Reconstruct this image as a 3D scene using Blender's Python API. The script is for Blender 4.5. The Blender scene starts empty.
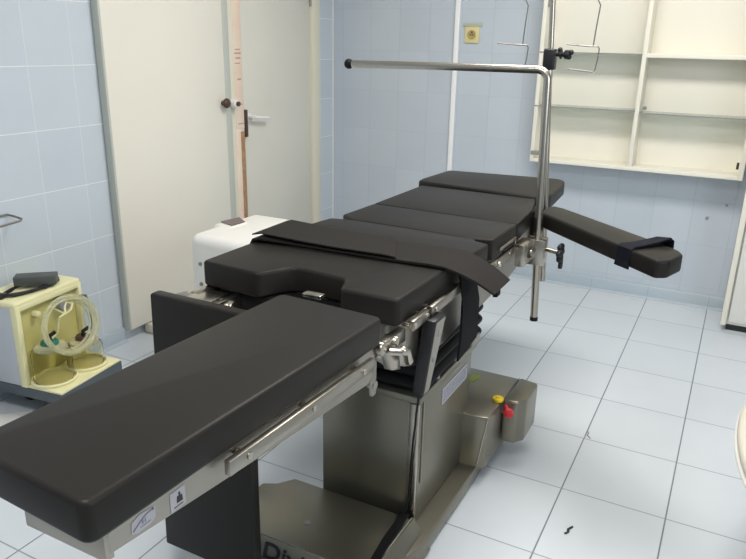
import bpy, bmesh, math, random
from mathutils import Vector, Matrix
random.seed(7)
S = bpy.context.scene
C = bpy.context.collection
# ---------------------------------------------------------------- camera, world, light
cd = bpy.data.cameras.new('camera'); cam = bpy.data.objects.new('camera', cd); C.objects.link(cam)
S.camera = cam
YAW, PITCH, ROLL, FPX = 0.4771, 0.3283, 0.0201, 697.1
fw = Vector((-math.sin(YAW)*math.cos(PITCH), math.cos(YAW)*math.cos(PITCH), -math.sin(PITCH)))
rt = Vector((math.cos(YAW), math.sin(YAW), 0)); up = rt.cross(fw)
rt2 = rt*math.cos(ROLL) + up*math.sin(ROLL); up2 = -rt*math.sin(ROLL) + up*math.cos(ROLL)
M = Matrix((rt2, up2, -fw)).transposed().to_4x4(); M.translation = (0, 0, 1.4)
cam.matrix_world = M
cd.sensor_width = 36; cd.lens = FPX/746*36; cd.clip_start = .02

w = bpy.data.worlds.new('world'); S.world = w; w.use_nodes = True
bg = w.node_tree.nodes['Background']; bg.inputs[0].default_value = (.90, .95, 1.0, 1); bg.inputs[1].default_value = 1.2

def area(name, loc, target, sx, sy, energy, col):
    l = bpy.data.lights.new(name, 'AREA'); l.shape = 'RECTANGLE'; l.size = sx; l.size_y = sy
    l.energy = energy; l.color = col
    o = bpy.data.objects.new(name, l); C.objects.link(o); o.location = loc
    o.rotation_euler = (Vector(target)-Vector(loc)).to_track_quat('-Z', 'Y').to_euler()
    return o
area('ceiling_lamp_light', (-.5, 2.5, 2.64), (-.5, 2.5, 0), 1.3, .5, 44, (1, .96, .90))
area('ceiling_lamp_light', (-.5, .2, 2.64), (-.5, .2, 0), 1.3, .5, 30, (1, .96, .92))
area('window_light', (1.85, .6, 1.75), (-1.6, 1.6, .6), 1.6, 1.3, 24, (.86, .93, 1))
S.view_settings.view_transform = 'Standard'; S.view_settings.look = 'None'
S.view_settings.gamma = 1; S.view_settings.use_curve_mapping = False
S.view_settings.exposure = 0.0

# ---------------------------------------------------------------- materials
def mat(name, col, rough=.5, metal=0, bump=None, noise=None, spec=.5, trans=0, coat=0, alpha=1, ior=1.45):
    m = bpy.data.materials.new(name); m.use_nodes = True
    nt = m.node_tree; b = nt.nodes['Principled BSDF']
    b.inputs['Base Color'].default_value = (*col, 1); b.inputs['Roughness'].default_value = rough
    b.inputs['Metallic'].default_value = metal; b.inputs['Specular IOR Level'].default_value = spec
    b.inputs['Transmission Weight'].default_value = trans; b.inputs['Coat Weight'].default_value = coat
    b.inputs['Alpha'].default_value = alpha; b.inputs['IOR'].default_value = ior
    tc = nt.nodes.new('ShaderNodeTexCoord')
    if noise:   # (scale, amount, second colour)
        n = nt.nodes.new('ShaderNodeTexNoise'); n.inputs['Scale'].default_value = noise[0]; n.inputs['Detail'].default_value = 5
        r = nt.nodes.new('ShaderNodeMapRange'); r.inputs[1].default_value = .35; r.inputs[2].default_value = .7
        r.inputs[3].default_value = 0; r.inputs[4].default_value = noise[1]
        mx = nt.nodes.new('ShaderNodeMix'); mx.data_type = 'RGBA'
        mx.inputs[6].default_value = (*col, 1); mx.inputs[7].default_value = (*noise[2], 1)
        nt.links.new(tc.outputs['Object'], n.inputs['Vector']); nt.links.new(n.outputs['Fac'], r.inputs[0])
        nt.links.new(r.outputs[0], mx.inputs[0]); nt.links.new(mx.outputs[2], b.inputs['Base Color'])
    if bump:    # (scale, strength, distance)
        n = nt.nodes.new('ShaderNodeTexNoise'); n.inputs['Scale'].default_value = bump[0]; n.inputs['Detail'].default_value = 3
        bp = nt.nodes.new('ShaderNodeBump'); bp.inputs['Strength'].default_value = bump[1]; bp.inputs['Distance'].default_value = bump[2]
        nt.links.new(tc.outputs['Object'], n.inputs['Vector']); nt.links.new(n.outputs['Fac'], bp.inputs['Height'])
        nt.links.new(bp.outputs['Normal'], b.inputs['Normal'])
    return m

def tile_mat(name, ua, va, w_, h_, uo, vo, gw, base, alt, grout, rough, gbump=.4, faint_v=1.0, faint_h=1.0, wob=.012):
    """rectangular tiling in object space: ua/va pick the axes, w_/h_ tile size, uo/vo a seam's place, gw joint width"""
    m = bpy.data.materials.new(name); m.use_nodes = True; nt = m.node_tree; N = nt.nodes; L = nt.links
    b = N['Principled BSDF']; b.inputs['Roughness'].default_value = rough
    tc = N.new('ShaderNodeTexCoord'); sp = N.new('ShaderNodeSeparateXYZ'); L.new(tc.outputs['Object'], sp.inputs[0])
    def math_(op, a, c=None, d=None):
        n = N.new('ShaderNodeMath'); n.operation = op
        for k, v in enumerate((a, c, d)):
            if v is None: continue
            if isinstance(v, (int, float)): n.inputs[k].default_value = v
            else: L.new(v, n.inputs[k])
        return n.outputs[0]
    def seam(ax, size, off):
        t = math_('DIVIDE', math_('SUBTRACT', sp.outputs[ax], off), size)
        cell = math_('FLOOR', t); fr = math_('FRACT', t)
        d = math_('MULTIPLY', math_('MINIMUM', fr, math_('SUBTRACT', 1, fr)), size)
        s = N.new('ShaderNodeMapRange'); s.interpolation_type = 'SMOOTHSTEP'
        L.new(d, s.inputs[0]); s.inputs[1].default_value = gw*.35; s.inputs[2].default_value = gw
        s.inputs[3].default_value = 1; s.inputs[4].default_value = 0
        return cell, s.outputs[0]
    cu, su = seam(ua, w_, uo); cv, sv = seam(va, h_, vo)
    g = math_('MAXIMUM', math_('MULTIPLY', su, faint_v), math_('MULTIPLY', sv, faint_h))
    cc = N.new('ShaderNodeCombineXYZ'); L.new(cu, cc.inputs[0]); L.new(cv, cc.inputs[1])
    wn = N.new('ShaderNodeTexWhiteNoise'); wn.noise_dimensions = '2D'; L.new(cc.outputs[0], wn.inputs['Vector'])
    ns = N.new('ShaderNodeTexNoise'); ns.inputs['Scale'].default_value = 7; ns.inputs['Detail'].default_value = 4
    L.new(tc.outputs['Object'], ns.inputs['Vector'])
    f = math_('MULTIPLY', math_('ADD', math_('MULTIPLY', wn.outputs['Value'], .5), math_('MULTIPLY', ns.outputs['Fac'], .7)), .9)
    m1 = N.new('ShaderNodeMix'); m1.data_type = 'RGBA'; m1.inputs[6].default_value = (*base, 1); m1.inputs[7].default_value = (*alt, 1)
    L.new(f, m1.inputs[0])
    m2 = N.new('ShaderNodeMix'); m2.data_type = 'RGBA'; m2.inputs[7].default_value = (*grout, 1)
    L.new(g, m2.inputs[0]); L.new(m1.outputs[2], m2.inputs[6]); L.new(m2.outputs[2], b.inputs['Base Color'])
    bp = N.new('ShaderNodeBump'); bp.inputs['Strength'].default_value = gbump; bp.inputs['Distance'].default_value = .003
    hgt = math_('ADD', math_('MULTIPLY', g, -1), math_('MULTIPLY', ns.outputs['Fac'], .35))
    L.new(hgt, bp.inputs['Height']); L.new(bp.outputs['Normal'], b.inputs['Normal'])
    return m

FLOOR_M = tile_mat('floor_tiles', 0, 1, .3253, .3554, -.990, 4.192, .0032, (.585, .63, .68), (.645, .685, .725), (.17, .195, .21), .28, .35, faint_h=.75)
WALLL_M = tile_mat('left_wall_tiles', 1, 2, .2150, .2495, 1.880, 1.286, .0028, (.525, .585, .65), (.58, .64, .695), (.78, .81, .83), .24, .3, faint_v=.45)
WALLB_M = tile_mat('back_wall_tiles', 0, 2, .2040, .2480, -2.420, 1.350, .0024, (.495, .55, .615), (.55, .605, .665), (.39, .45, .52), .26, .25, faint_v=.55, faint_h=.35)
BASEB_M = tile_mat('base_tiles', 0, 2, .3253, .30, -.990, .30, .0024, (.42, .49, .55), (.47, .54, .60), (.36, .41, .45), .25, .2)
BASEL_M = tile_mat('base_tiles_left', 1, 2, .3253, .30, .1, .30, .0024, (.42, .49, .55), (.47, .54, .60), (.36, .41, .45), .25, .2)
CEIL_M = mat('ceiling_paint', (.8, .8, .77), .8)
PAINT = mat('dark_unseen_wall', (.34, .38, .40), .6)  # unseen walls, kept dark to cut bounce light on the pad sides
VINYL = mat('black_vinyl', (.0180, .0160, .0140), .42, bump=(420, .2, .0008), spec=.20)
STRAPM = mat('strap_webbing', (.016, .0135, .012), .75, bump=(600, .5, .001), spec=.25)
STRAPV = mat('strap_black', (.007, .007, .009), .8, bump=(600, .5, .001), spec=.2)
NAVY = mat('armrest_strap_cloth', (.010, .011, .018), .85, bump=(500, .5, .001), spec=.2)
STEEL = mat('brushed_steel', (.37, .345, .30), .34, 1, bump=(60, .05, .0006), noise=(9, .35, (.33, .30, .26)))
CHROME = mat('polished_steel', (.50, .46, .40), .27, 1)
PLATE = mat('satin_steel_cover', (.25, .235, .19), .34, .8, noise=(5, .3, (.22, .205, .165)))
WIRE = mat('dull_wire', (.22, .21, .20), .5, .7)
RUBBER = mat('black_rubber', (.008, .008, .009), .6, spec=.25)
PLASTIC = mat('black_plastic', (.014, .014, .016), .4)
GREYP = mat('grey_plastic', (.27, .27, .27), .45)
DOORM = mat('door_cream_paint', (.80, .77, .68), .42, noise=(1.6, .5, (.76, .72, .63)), bump=(4, .1, .004))
DOORG = mat('door_edge_and_gap_shade', (.50, .52, .47), .5)  # grey of the leaf edge, also the shade in the gap beside it
DOOR2M = mat('door_grey_paint', (.70, .68, .61), .45, noise=(1.4, .4, (.57, .56, .50)))
FRAMEM = mat('door_frame_paint', (.72, .69, .57), .5)
BARE = mat('scraped_pink_paint', (.80, .62, .50), .6, noise=(14, .8, (.80, .72, .60)))
WOOD = mat('bare_brown_wood', (.42, .25, .14), .7, noise=(30, .7, (.22, .12, .06)))
BROWN = mat('brown_bakelite', (.075, .04, .028), .35)
WHITEP = mat('white_plastic', (.80, .79, .75), .35)
WHITEE = mat('white_enamel', (.84, .82, .78), .3)
CABM = mat('cabinet_laminate', (.84, .81, .71), .42)
CABF = mat('cabinet_front_white', (.78, .78, .73), .4)
GLASSE = mat('shelf_glass', (.45, .55, .50), .08, trans=.85, ior=1.3)
GAPM = mat('dark_gap', (.03, .035, .035), .7)
YELLOW = mat('pale_yellow_plastic', (.82, .78, .47), .4)
YELP = mat('yellowed_panel', (.62, .57, .22), .4)
GREYS = mat('lilac_grey_enamel', (.52, .55, .60), .4)
BASEG = mat('slate_grey_metal', (.085, .105, .12), .45)
JARM = bpy.data.materials.new('clear_glass'); JARM.use_nodes = True
_b = JARM.node_tree.nodes['Principled BSDF']
_b.inputs['Base Color'].default_value = (1, .985, .86, 1); _b.inputs['Roughness'].default_value = .02
_b.inputs['Transmission Weight'].default_value = 1; _b.inputs['IOR'].default_value = 1.12
TUBEM = mat('clear_tubing', (.90, .89, .68), .15, trans=.75, ior=1.2)
GREEN = mat('green_rubber', (.02, .17, .13), .5)
BRICKG = mat('grey_adapter_plastic', (.085, .095, .09), .5)
SOCKM = mat('ivory_socket', (.72, .62, .32), .4)
REDM = mat('red_plastic', (.62, .03, .04), .35)
YELK = mat('bright_yellow_plastic', (.80, .58, .02), .4)
LIME = mat('green_sticker', (.30, .40, .05), .5)
STICK = mat('silver_sticker', (.34, .34, .36), .45, noise=(160, .9, (.50, .50, .52)))
STICKB = mat('pale_label_paper', (.40, .385, .40), .5)
INK = mat('black_ink', (.012, .012, .02), .5)
INKB = mat('faded_blue_ink', (.16, .16, .26), .5)
LABELM = mat('brown_display', (.10, .065, .07), .3, noise=(200, .8, (.20, .14, .14)))
CREAM = mat('cream_enamel', (.64, .60, .51), .35)
LAMPM = bpy.data.materials.new('lamp_glow'); LAMPM.use_nodes = True
_b = LAMPM.node_tree.nodes['Principled BSDF']; _b.inputs['Emission Color'].default_value = (1, .97, .9, 1); _b.inputs['Emission Strength'].default_value = 3

# ---------------------------------------------------------------- mesh helpers
class MB:
    def __init__(s): s.bm = bmesh.new()
    def add(s, b, bevel=0, seg=3, ang=30):
        if bevel:
            es = [e for e in b.edges if len(e.link_faces) == 2 and e.calc_face_angle(0) > math.radians(ang)]
            bmesh.ops.bevel(b, geom=es, offset=bevel, segments=seg, profile=.5, affect='EDGES', clamp_overlap=True)
        t = bpy.data.meshes.new('tmp'); b.to_mesh(t); b.free(); s.bm.from_mesh(t); bpy.data.meshes.remove(t); return s
    def hexa(s, pts, bevel=0, seg=2):
        """eight corners: bottom four (ccw) then top four"""
        b = bmesh.new(); v = [b.verts.new(p) for p in pts]
        for f in ((3,2,1,0), (4,5,6,7), (0,1,5,4), (1,2,6,5), (2,3,7,6), (3,0,4,7)): b.faces.new([v[i] for i in f])
        bmesh.ops.recalc_face_normals(b, faces=b.faces); return s.add(b, bevel, seg)
    def box(s, x0, x1, y0, y1, z0, z1, bevel=0, seg=2):
        return s.hexa([(x0,y0,z0),(x1,y0,z0),(x1,y1,z0),(x0,y1,z0),(x0,y0,z1),(x1,y0,z1),(x1,y1,z1),(x0,y1,z1)], bevel, seg)
    def prism(s, pts, a, b_, axis='z', bevel=0, seg=3, zf=None, corner=0):
        """outline extruded along an axis; zf(x, y) lifts it; corner rounds the outline's own corners first"""
        b = bmesh.new()
        def P(p, h):
            if axis == 'z':
                dz = zf(p[0], p[1]) if zf else 0
                return (p[0], p[1], h+dz)
            if axis == 'x': return (h, p[0], p[1])
            return (p[0], h, p[1])
        lo = [b.verts.new(P(p, a)) for p in pts]; hi = [b.verts.new(P(p, b_)) for p in pts]; n = len(pts)
        b.faces.new(lo[::-1]); b.faces.new(hi)
        for i in range(n): b.faces.new((lo[i], lo[(i+1) % n], hi[(i+1) % n], hi[i]))
        bmesh.ops.recalc_face_normals(b, faces=b.faces)
        if corner:
            es = [e for e in b.edges if (e.verts[0] in lo) != (e.verts[1] in lo) and e.calc_face_angle(0) > .3]
            bmesh.ops.bevel(b, geom=es, offset=corner, segments=4, profile=.5, affect='EDGES', clamp_overlap=True)
            if bevel:
                es = [e for e in b.edges if len(e.link_faces) == 2 and e.calc_face_angle(0) > .9]
                bmesh.ops.bevel(b, geom=es, offset=bevel, segments=seg, profile=.5, affect='EDGES', clamp_overlap=True)
            bevel = 0
        return s.add(b, bevel, seg)
    def tube(s, pts, r, n=12, closed=False, r2=None):
        pts = [Vector(p) for p in pts]; b = bmesh.new(); rings = []; m = len(pts); prev = None
        for i, p in enumerate(pts):
            a = pts[(i-1) % m] if (closed or i) else p; c = pts[(i+1) % m] if (closed or i < m-1) else p
            t = (c-a).normalized()
            if prev is None:
                prev = t.orthogonal().normalized()
            prev = (prev - t*prev.dot(t)).normalized(); q = t.cross(prev)
            rr = r if r2 is None else r + (r2-r)*i/(m-1)
            rings.append([b.verts.new(p + (prev*math.cos(2*math.pi*k/n) + q*math.sin(2*math.pi*k/n))*rr) for k in range(n)])
        for i in range(m if closed else m-1):
            A, B = rings[i], rings[(i+1) % m]
            for k in range(n): b.faces.new((A[k], A[(k+1) % n], B[(k+1) % n], B[k]))
        if not closed: b.faces.new(rings[0][::-1]); b.faces.new(rings[-1])
        bmesh.ops.recalc_face_normals(b, faces=b.faces); return s.add(b)
    def cyl(s, p0, p1, r, n=20, r2=None, bevel=0):
        p0, p1 = Vector(p0), Vector(p1); t = (p1-p0).normalized(); u = t.orthogonal().normalized(); q = t.cross(u); b = bmesh.new()
        R = [[b.verts.new(p + (u*math.cos(2*math.pi*k/n)+q*math.sin(2*math.pi*k/n))*rr) for k in range(n)] for p, rr in ((p0, r), (p1, r if r2 is None else r2))]
        for k in range(n): b.faces.new((R[0][k], R[0][(k+1) % n], R[1][(k+1) % n], R[1][k]))
        b.faces.new(R[0][::-1]); b.faces.new(R[1]); bmesh.ops.recalc_face_normals(b, faces=b.faces)
        return s.add(b, bevel, 2, 50)
    def ball(s, c, r, sc=(1,1,1)):
        b = bmesh.new(); bmesh.ops.create_uvsphere(b, u_segments=20, v_segments=12, radius=r)
        for v in b.verts: v.co = Vector((v.co.x*sc[0]+c[0], v.co.y*sc[1]+c[1], v.co.z*sc[2]+c[2]))
        return s.add(b)
    def lathe(s, prof, c, n=32):
        """profile of (radius, z) turned about a vertical axis through c"""
        b = bmesh.new(); R = []
        for r, z in prof: R.append([b.verts.new((c[0]+r*math.cos(2*math.pi*k/n), c[1]+r*math.sin(2*math.pi*k/n), c[2]+z)) for k in range(n)])
        for A, B in zip(R, R[1:]):
            for k in range(n): b.faces.new((A[k], A[(k+1) % n], B[(k+1) % n], B[k]))
        if prof[0][0] > 1e-4: b.faces.new(R[0][::-1])
        if prof[-1][0] > 1e-4: b.faces.new(R[-1])
        bmesh.ops.remove_doubles(b, verts=b.verts, dist=1e-6)
        bmesh.ops.recalc_face_normals(b, faces=b.faces); return s.add(b)
    def ribbon(s, A, B, t, bevel=0):
        """a strap between two edge lines A and B with thickness t (downwards normal)"""
        A = [Vector(p) for p in A]; B = [Vector(p) for p in B]; b = bmesh.new(); m = len(A); rows = []
        for i in range(m):
            d = (A[min(i+1, m-1)]-A[max(i-1, 0)]); nrm = d.cross(B[i]-A[i]).normalized()
            if nrm.z < 0 or (abs(nrm.z) < .05 and nrm.x < 0): nrm = -nrm
            rows.append([b.verts.new(A[i]), b.verts.new(B[i]), b.verts.new(B[i]-nrm*t), b.verts.new(A[i]-nrm*t)])
        for P, Q in zip(rows, rows[1:]):
            for k in range(4): b.faces.new((P[k], P[(k+1) % 4], Q[(k+1) % 4], Q[k]))
        b.faces.new(rows[0]); b.faces.new(rows[-1][::-1]); bmesh.ops.recalc_face_normals(b, faces=b.faces)
        return s.add(b, bevel, 1, 60)
    def torus(s, c, R, r, axis, n=40, m=8, sq=(1, 1)):
        ax = Vector(axis).normalized(); u = ax.orthogonal().normalized() if abs(ax.z) > .9 else Vector((0, 0, 1)).cross(ax).normalized(); q = ax.cross(u)
        return s.tube([Vector(c)+(u*math.cos(2*math.pi*k/n)*sq[0]+q*math.sin(2*math.pi*k/n)*sq[1])*R for k in range(n)], r, m, True)

def root_of(o):
    v = Vector((0, 0, 0))
    while o is not None: v = v + Vector(o.location); o = o.parent
    return v
def obj(name, mb, m, parent=None, origin=None, label=None, smooth=35):
    me = bpy.data.meshes.new(name)
    off = root_of(parent) if parent else Vector(origin or (0, 0, 0))
    bmesh.ops.translate(mb.bm, vec=-off, verts=mb.bm.verts)
    mb.bm.to_mesh(me); mb.bm.free(); me.shade_smooth(); me.set_sharp_from_angle(angle=math.radians(smooth))
    me.materials.append(m)
    o = bpy.data.objects.new(name, me); C.objects.link(o)
    if parent: o.parent = parent
    else: o.location = off
    if label: o['label'] = label
    return o
def thing(name, label, cat, loc, group=None):
    o = bpy.data.objects.new(name, None); C.objects.link(o); o.location = loc; o.empty_display_size = .1
    o['label'] = label; o['category'] = cat
    if group: o['group'] = group
    return o
def tag(o, label, cat, group=None):
    o['label'] = label; o['category'] = cat
    if group: o['group'] = group
    return o
def struct(o): o['kind'] = 'structure'; return o
def text_mesh(body, size, m, name, parent, loc, rot, depth=.0006, shear=0, label=None):
    cu = bpy.data.curves.new(name, 'FONT'); cu.body = body; cu.size = size; cu.extrude = depth; cu.shear = shear; cu.offset = size*.012
    t = bpy.data.objects.new(name+'_curve', cu); C.objects.link(t); bpy.context.view_layer.update()
    me = bpy.data.meshes.new_from_object(t); bpy.data.objects.remove(t)
    me.transform(Matrix.Translation(Vector(loc)-root_of(parent)) @ rot.to_4x4())
    me.materials.clear(); me.materials.append(m)
    o = bpy.data.objects.new(name, me); C.objects.link(o); o.parent = parent
    if label: o['label'] = label
    return o

# ---------------------------------------------------------------- the room
WL, WB = -2.5, 4.19
struct(obj('floor', MB().box(WL-.1, 2.3, -1.6, WB+.1, -.08, 0), FLOOR_M))
struct(obj('wall_left', MB().box(WL-.12, WL, -1.6, WB+.1, 0, 2.7), WALLL_M))
struct(obj('wall_back', MB().box(WL-.12, 2.3, WB, WB+.12, 0, 2.7), WALLB_M))
rw = MB()
rw.box(2.0, 2.12, -1.6, WB, 0, .95); rw.box(2.0, 2.12, -1.6, WB, 2.45, 2.7)
rw.box(2.0, 2.12, -1.6, -.3, .95, 2.45); rw.box(2.0, 2.12, 1.6, WB, .95, 2.45)
struct(obj('wall_right', rw, PAINT))
wf = MB()
for y in (-.3, .62, 1.54): wf.box(2.01, 2.07, y, y+.06, .95, 2.45, .004)
wf.box(2.01, 2.07, -.3, 1.6, .95, 1.01, .004); wf.box(2.01, 2.07, -.3, 1.6, 2.39, 2.45, .004)
struct(obj('window_1', wf, WHITEP))
struct(obj('ceiling', MB().box(WL-.1, 2.3, -1.6, WB+.1, 2.7, 2.8), CEIL_M))
struct(obj('baseboard_back', MB().prism([(WB-.001, 0), (WB-.001, .075), (WB-.008, .075), (WB-.012, .068), (WB-.013, .012), (WB-.03, 0)], WL, 1.95, 'x'), BASEB_M))
struct(obj('baseboard_left', MB().prism([(WL, 0), (WL, .07), (WL+.008, .07), (WL+.012, .062), (WL+.013, .012), (WL+.03, 0)], -1.5, 2.21, 'y'), BASEL_M))
struct(obj('trim_1', MB().box(WL, WL+.006, WB-.006, WB, .0, 2.69), WHITEP))          # light joint in the corner

struct(obj('wall_front', MB().box(WL-.12, 2.3, -1.72, -1.6, 0, 2.7), PAINT))  # unseen wall behind the camera, added to block light from that side
# door leaf standing proud of the left wall
d1 = struct(obj('door_1', MB().box(WL+.006, WL+.042, 2.225, 3.012, .06, 2.05, .003), DOORM))
obj('edge_or_gap_strip', MB().box(WL+.004, WL+.0435, 2.214, 2.226, .062, 2.05, .002), DOORG, d1)
obj('edge_or_gap_strip', MB().box(WL+.006, WL+.040, 3.013, 3.062, .062, 2.05, .002), DOORG, d1)  # grey strip standing in for the shadow gap beside the leaf
k = MB(); k.cyl((WL+.042, 2.985, 1.08), (WL+.060, 2.985, 1.08), .013); k.ball((WL+.070, 2.985, 1.08), .026, (.7, 1, 1))
obj('door_knob', k, BROWN, d1)
k = MB(); k.cyl((WL+.03, 3.065, 1.073), (WL+.075, 3.065, 1.073), .022, bevel=.006)
kk = obj('latch_knob', k, WHITEP, d1)
obj('knob_button', MB().cyl((WL+.075, 3.068, 1.072), (WL+.088, 3.068, 1.072), .013, bevel=.003), BROWN, kk)
obj('floor_stop', MB().box(WL+.012, WL+.075, 2.33, 2.39, 0, .055, .012), CREAM, d1)

# door frame between the two leaves, paint rubbed off to pink and brown wood
f = struct(obj('trim_2', MB().box(WL-.02, WL+.03, 3.063, 3.178, 0, 2.12, .004), FRAMEM))
obj('worn_edge', MB().box(WL+.0, WL+.0330, 3.106, 3.176, .93, 2.10, .003), BARE, f)
p = MB()
for z0, z1, a, b_ in ((1.345, 1.352, 3.155, 3.19), (1.325, 1.334, 3.150, 3.195), (1.300, 1.310, 3.158, 3.192), (1.275, 1.281, 3.150, 3.185), (1.19, 1.20, 3.165, 3.19), (.955, .962, 3.16, 3.2), (1.06, 1.066, 3.17, 3.195)):
    p.box(WL+.0328, WL+.0336, a-.038, b_-.030, z0, z1)
obj('paint_scrape', p, mat('faded_rose_marks', (.55, .33, .28), .6), f)
obj('pale_strip', MB().box(WL, WL+.0325, 3.10, 3.142, .12, .93, .003), BARE, f)
obj('bare_wood', MB().box(WL, WL+.0325, 3.1425, 3.177, .12, .915, .003), WOOD, f)
# second door leaf with its lock and lever
d2 = struct(obj('door_2', MB().box(WL-.02, WL+.012, 3.181, 3.888, .03, 2.05, .003), DOOR2M))
obj('lock_plate', MB().box(WL+.011, WL+.036, 3.180, 3.206, .88, 1.03, .004), BROWN, d2)
h = MB(); h.cyl((WL+.012, 3.243, .985), (WL+.05, 3.243, .985), .014); h.tube([(WL+.05, 3.236, .988), (WL+.055, 3.278, .982), (WL+.055, 3.328, .978), (WL+.052, 3.378, .972)], .009)
h.cyl((WL+.010, 3.243, .985), (WL+.017, 3.243, .985), .022)
obj('door_handle', h, WHITEP, d2)
struct(obj('trim_3', MB().box(WL-.02, WL+.035, 3.890, 3.978, 0, 2.12, .006), FRAMEM))
h = MB(); h.cyl((WL+.02, 3.889, 1.60), (WL+.02, 3.889, 1.72), .008)
obj('hinge', h, STEEL, d2)

# ---------------------------------------------------------------- things on the back wall
tag(obj('cable_trunking', MB().box(-1.641, -1.611, WB-.016, WB, .08, 2.69, .003), mat('white_trunking', (.92, .92, .92), .35), None, (-1.62, WB, .08)),
    'thin white vertical cable trunking on the blue tiled back wall', 'trunking')
so = thing('wall_socket', 'ivory electrical socket on the blue tiled back wall beside the white trunking', 'socket', (-1.53, WB, 1.41))
obj('cover_plate', MB().box(-1.575, -1.485, WB-.012, WB, 1.405, 1.497, .005), SOCKM, so)
s = MB(); s.lathe([(.026, 0), (.026, .003), (.018, .003), (.014, .001), (0, .001)], (0, 0, 0))
bmesh.ops.rotate(s.bm, cent=(0, 0, 0), matrix=Matrix.Rotation(math.pi/2, 3, 'X'), verts=s.bm.verts)
bmesh.ops.translate(s.bm, vec=(-1.53, WB-.013, 1.452), verts=s.bm.verts)
obj('socket_well', s, mat('darker_ivory', (.42, .33, .13), .5), so)  # well coloured darker than the cover plate
obj('socket_hole', MB().cyl((-1.537, WB-.0165, 1.452), (-1.537, WB-.012, 1.452), .004), BROWN, so)
obj('socket_hole', MB().cyl((-1.523, WB-.0165, 1.452), (-1.523, WB-.012, 1.452), .004), BROWN, so)
obj('earth_clip', MB().box(-1.534, -1.524, WB-.0165, WB-.012, 1.462, 1.470), BROWN, so)
obj('top_ledge', MB().box(-1.59, -1.47, WB-.006, WB, 1.497, 1.520, .002), mat('yellowed_sealant', (.45, .48, .40), .6), so)
tag(obj('screw_head', MB().cyl((-.097, WB-.006, .515), (-.097, WB, .515), .009, bevel=.002), GREYP, None, (-.097, WB, .515)), 'small dark screw head in the wall tiles left of the tall white cabinet', 'screw')
tag(obj('screw_head', MB().cyl((-.012, WB-.004, .596), (-.012, WB, .596), .006, bevel=.001), GREYP, None, (-.012, WB, .596)), 'tiny screw head in the tiles close under the wall cabinet corner', 'screw')

# wall cabinet
cx0, cx1, cyf, cyb, cz0, cz1 = -1.075, .039, 4.035, WB-.001, .760, 2.25
cb = thing('wall_cabinet', 'open cream wall cabinet with glass and wooden shelves on the blue back wall', 'cabinet', (-.51, WB, cz0))
c = MB(); c.box(cx0, cx0+.022, cyf, cyb, cz0, cz1, .002); obj('side_panel', c, CABM, cb)
c = MB(); c.box(cx1-.022, cx1, cyf, cyb, cz0, cz1, .002); obj('side_panel', c, CABM, cb)
obj('back_panel', MB().box(cx0+.022, cx1-.022, cyb-.008, cyb, cz0, cz1), CABM, cb)
obj('bottom_panel', MB().box(cx0+.022, cx1-.022, cyf, cyb-.008, cz0, cz0+.02, .002), CABM, cb)
obj('top_panel', MB().box(cx0+.022, cx1-.022, cyf, cyb-.008, cz1-.02, cz1, .002), CABM, cb)
obj('divider', MB().box(-.531, -.509, cyf, cyb-.008, cz0+.02, cz1-.02, .002), CABM, cb)
obj('shelf', MB().box(-.509, cx1-.022, cyf+.004, cyb-.008, 1.350, 1.372, .002), CABM, cb, label='wooden shelf in the right bay')
obj('shelf', MB().box(cx0+.022, -.531, cyf+.004, cyb-.008, 1.362, 1.368), GLASSE, cb, label='glass shelf with dark edge')
obj('shelf', MB().box(cx0+.022, -.531, cyf+.004, cyb-.008, 1.072, 1.078), GLASSE, cb, label='lower glass shelf in the left bay')
obj('shelf', MB().box(-.509, cx1-.022, cyf+.004, cyb-.008, 1.064, 1.070), GLASSE, cb, label='lower glass shelf in the right bay')
for (a, b_, z) in ((cx0, -.531, 1.365), (cx0, -.531, 1.075), (-.509, cx1, 1.067)):
    obj('shelf_edge', MB().box(a+.001, b_, cyf-.001, cyf+.004, z-.0035, z+.0035), GREYP, cb)
obj('shelf_pin', MB().cyl((-.487, cyf+.03, 1.092), (-.487, cyf+.045, 1.092), .010), GREYP, cb)
obj('door_catch', MB().box(cx1-.040, cx1-.028, cyf+.0, cyf+.012, .815, .85, .002), GAPM, cb)
obj('hinge_plate', MB().box(cx0+.004, cx0+.05, cyf-.006, cyf+.02, .800, .822, .003), GREYP, cb)
obj('hinge_plate', MB().box(cx0+.022, cx0+.05, cyf+.01, cyf+.04, 1.60, 1.64, .003), GREYP, cb)

# tall white cabinet at the right
tcb = thing('tall_cabinet', 'tall white floor cabinet at the right edge beside the blue back wall', 'cabinet', (.5, 4.0, 0))
obj('body', MB().box(.064, .96, 3.875, WB-.002, .035, 2.2, .003), CABF, tcb)
obj('door', MB().box(.095, .52, 3.855, 3.874, .055, 2.19, .003), CABF, tcb)
obj('door', MB().box(.524, .93, 3.855, 3.874, .055, 2.19, .003), CABF, tcb)
obj('side_frame', MB().box(.060, .086, 3.845, 3.875, .035, 2.2, .003), CABM, tcb)
obj('under_shade_block', MB().box(.09, .94, 3.89, WB-.03, 0, .035), GAPM, tcb)  # dark block standing in for the shade beneath the cabinet
for x in (.48, .56):
    obj('handle', MB().tube([(x, 3.855, 1.0), (x, 3.83, 1.01), (x, 3.83, 1.11), (x, 3.855, 1.12)], .005), CHROME, tcb)

# ceiling lamps (out of the picture, they light the room)
for y in (2.5, .2):
    L = thing('ceiling_lamp', 'long rectangular ceiling lamp %s' % ('above the middle of the operating table' if y > 1 else 'above the foot end of the operating table'), 'lamp', (-.5, y, 2.7))
    obj('housing', MB().box(-1.2, .2, y-.3, y+.3, 2.66, 2.7, .004), WHITEP, L)
    obj('diffuser', MB().box(-1.17, .17, y-.27, y+.27, 2.652, 2.66), LAMPM, L)

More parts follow.
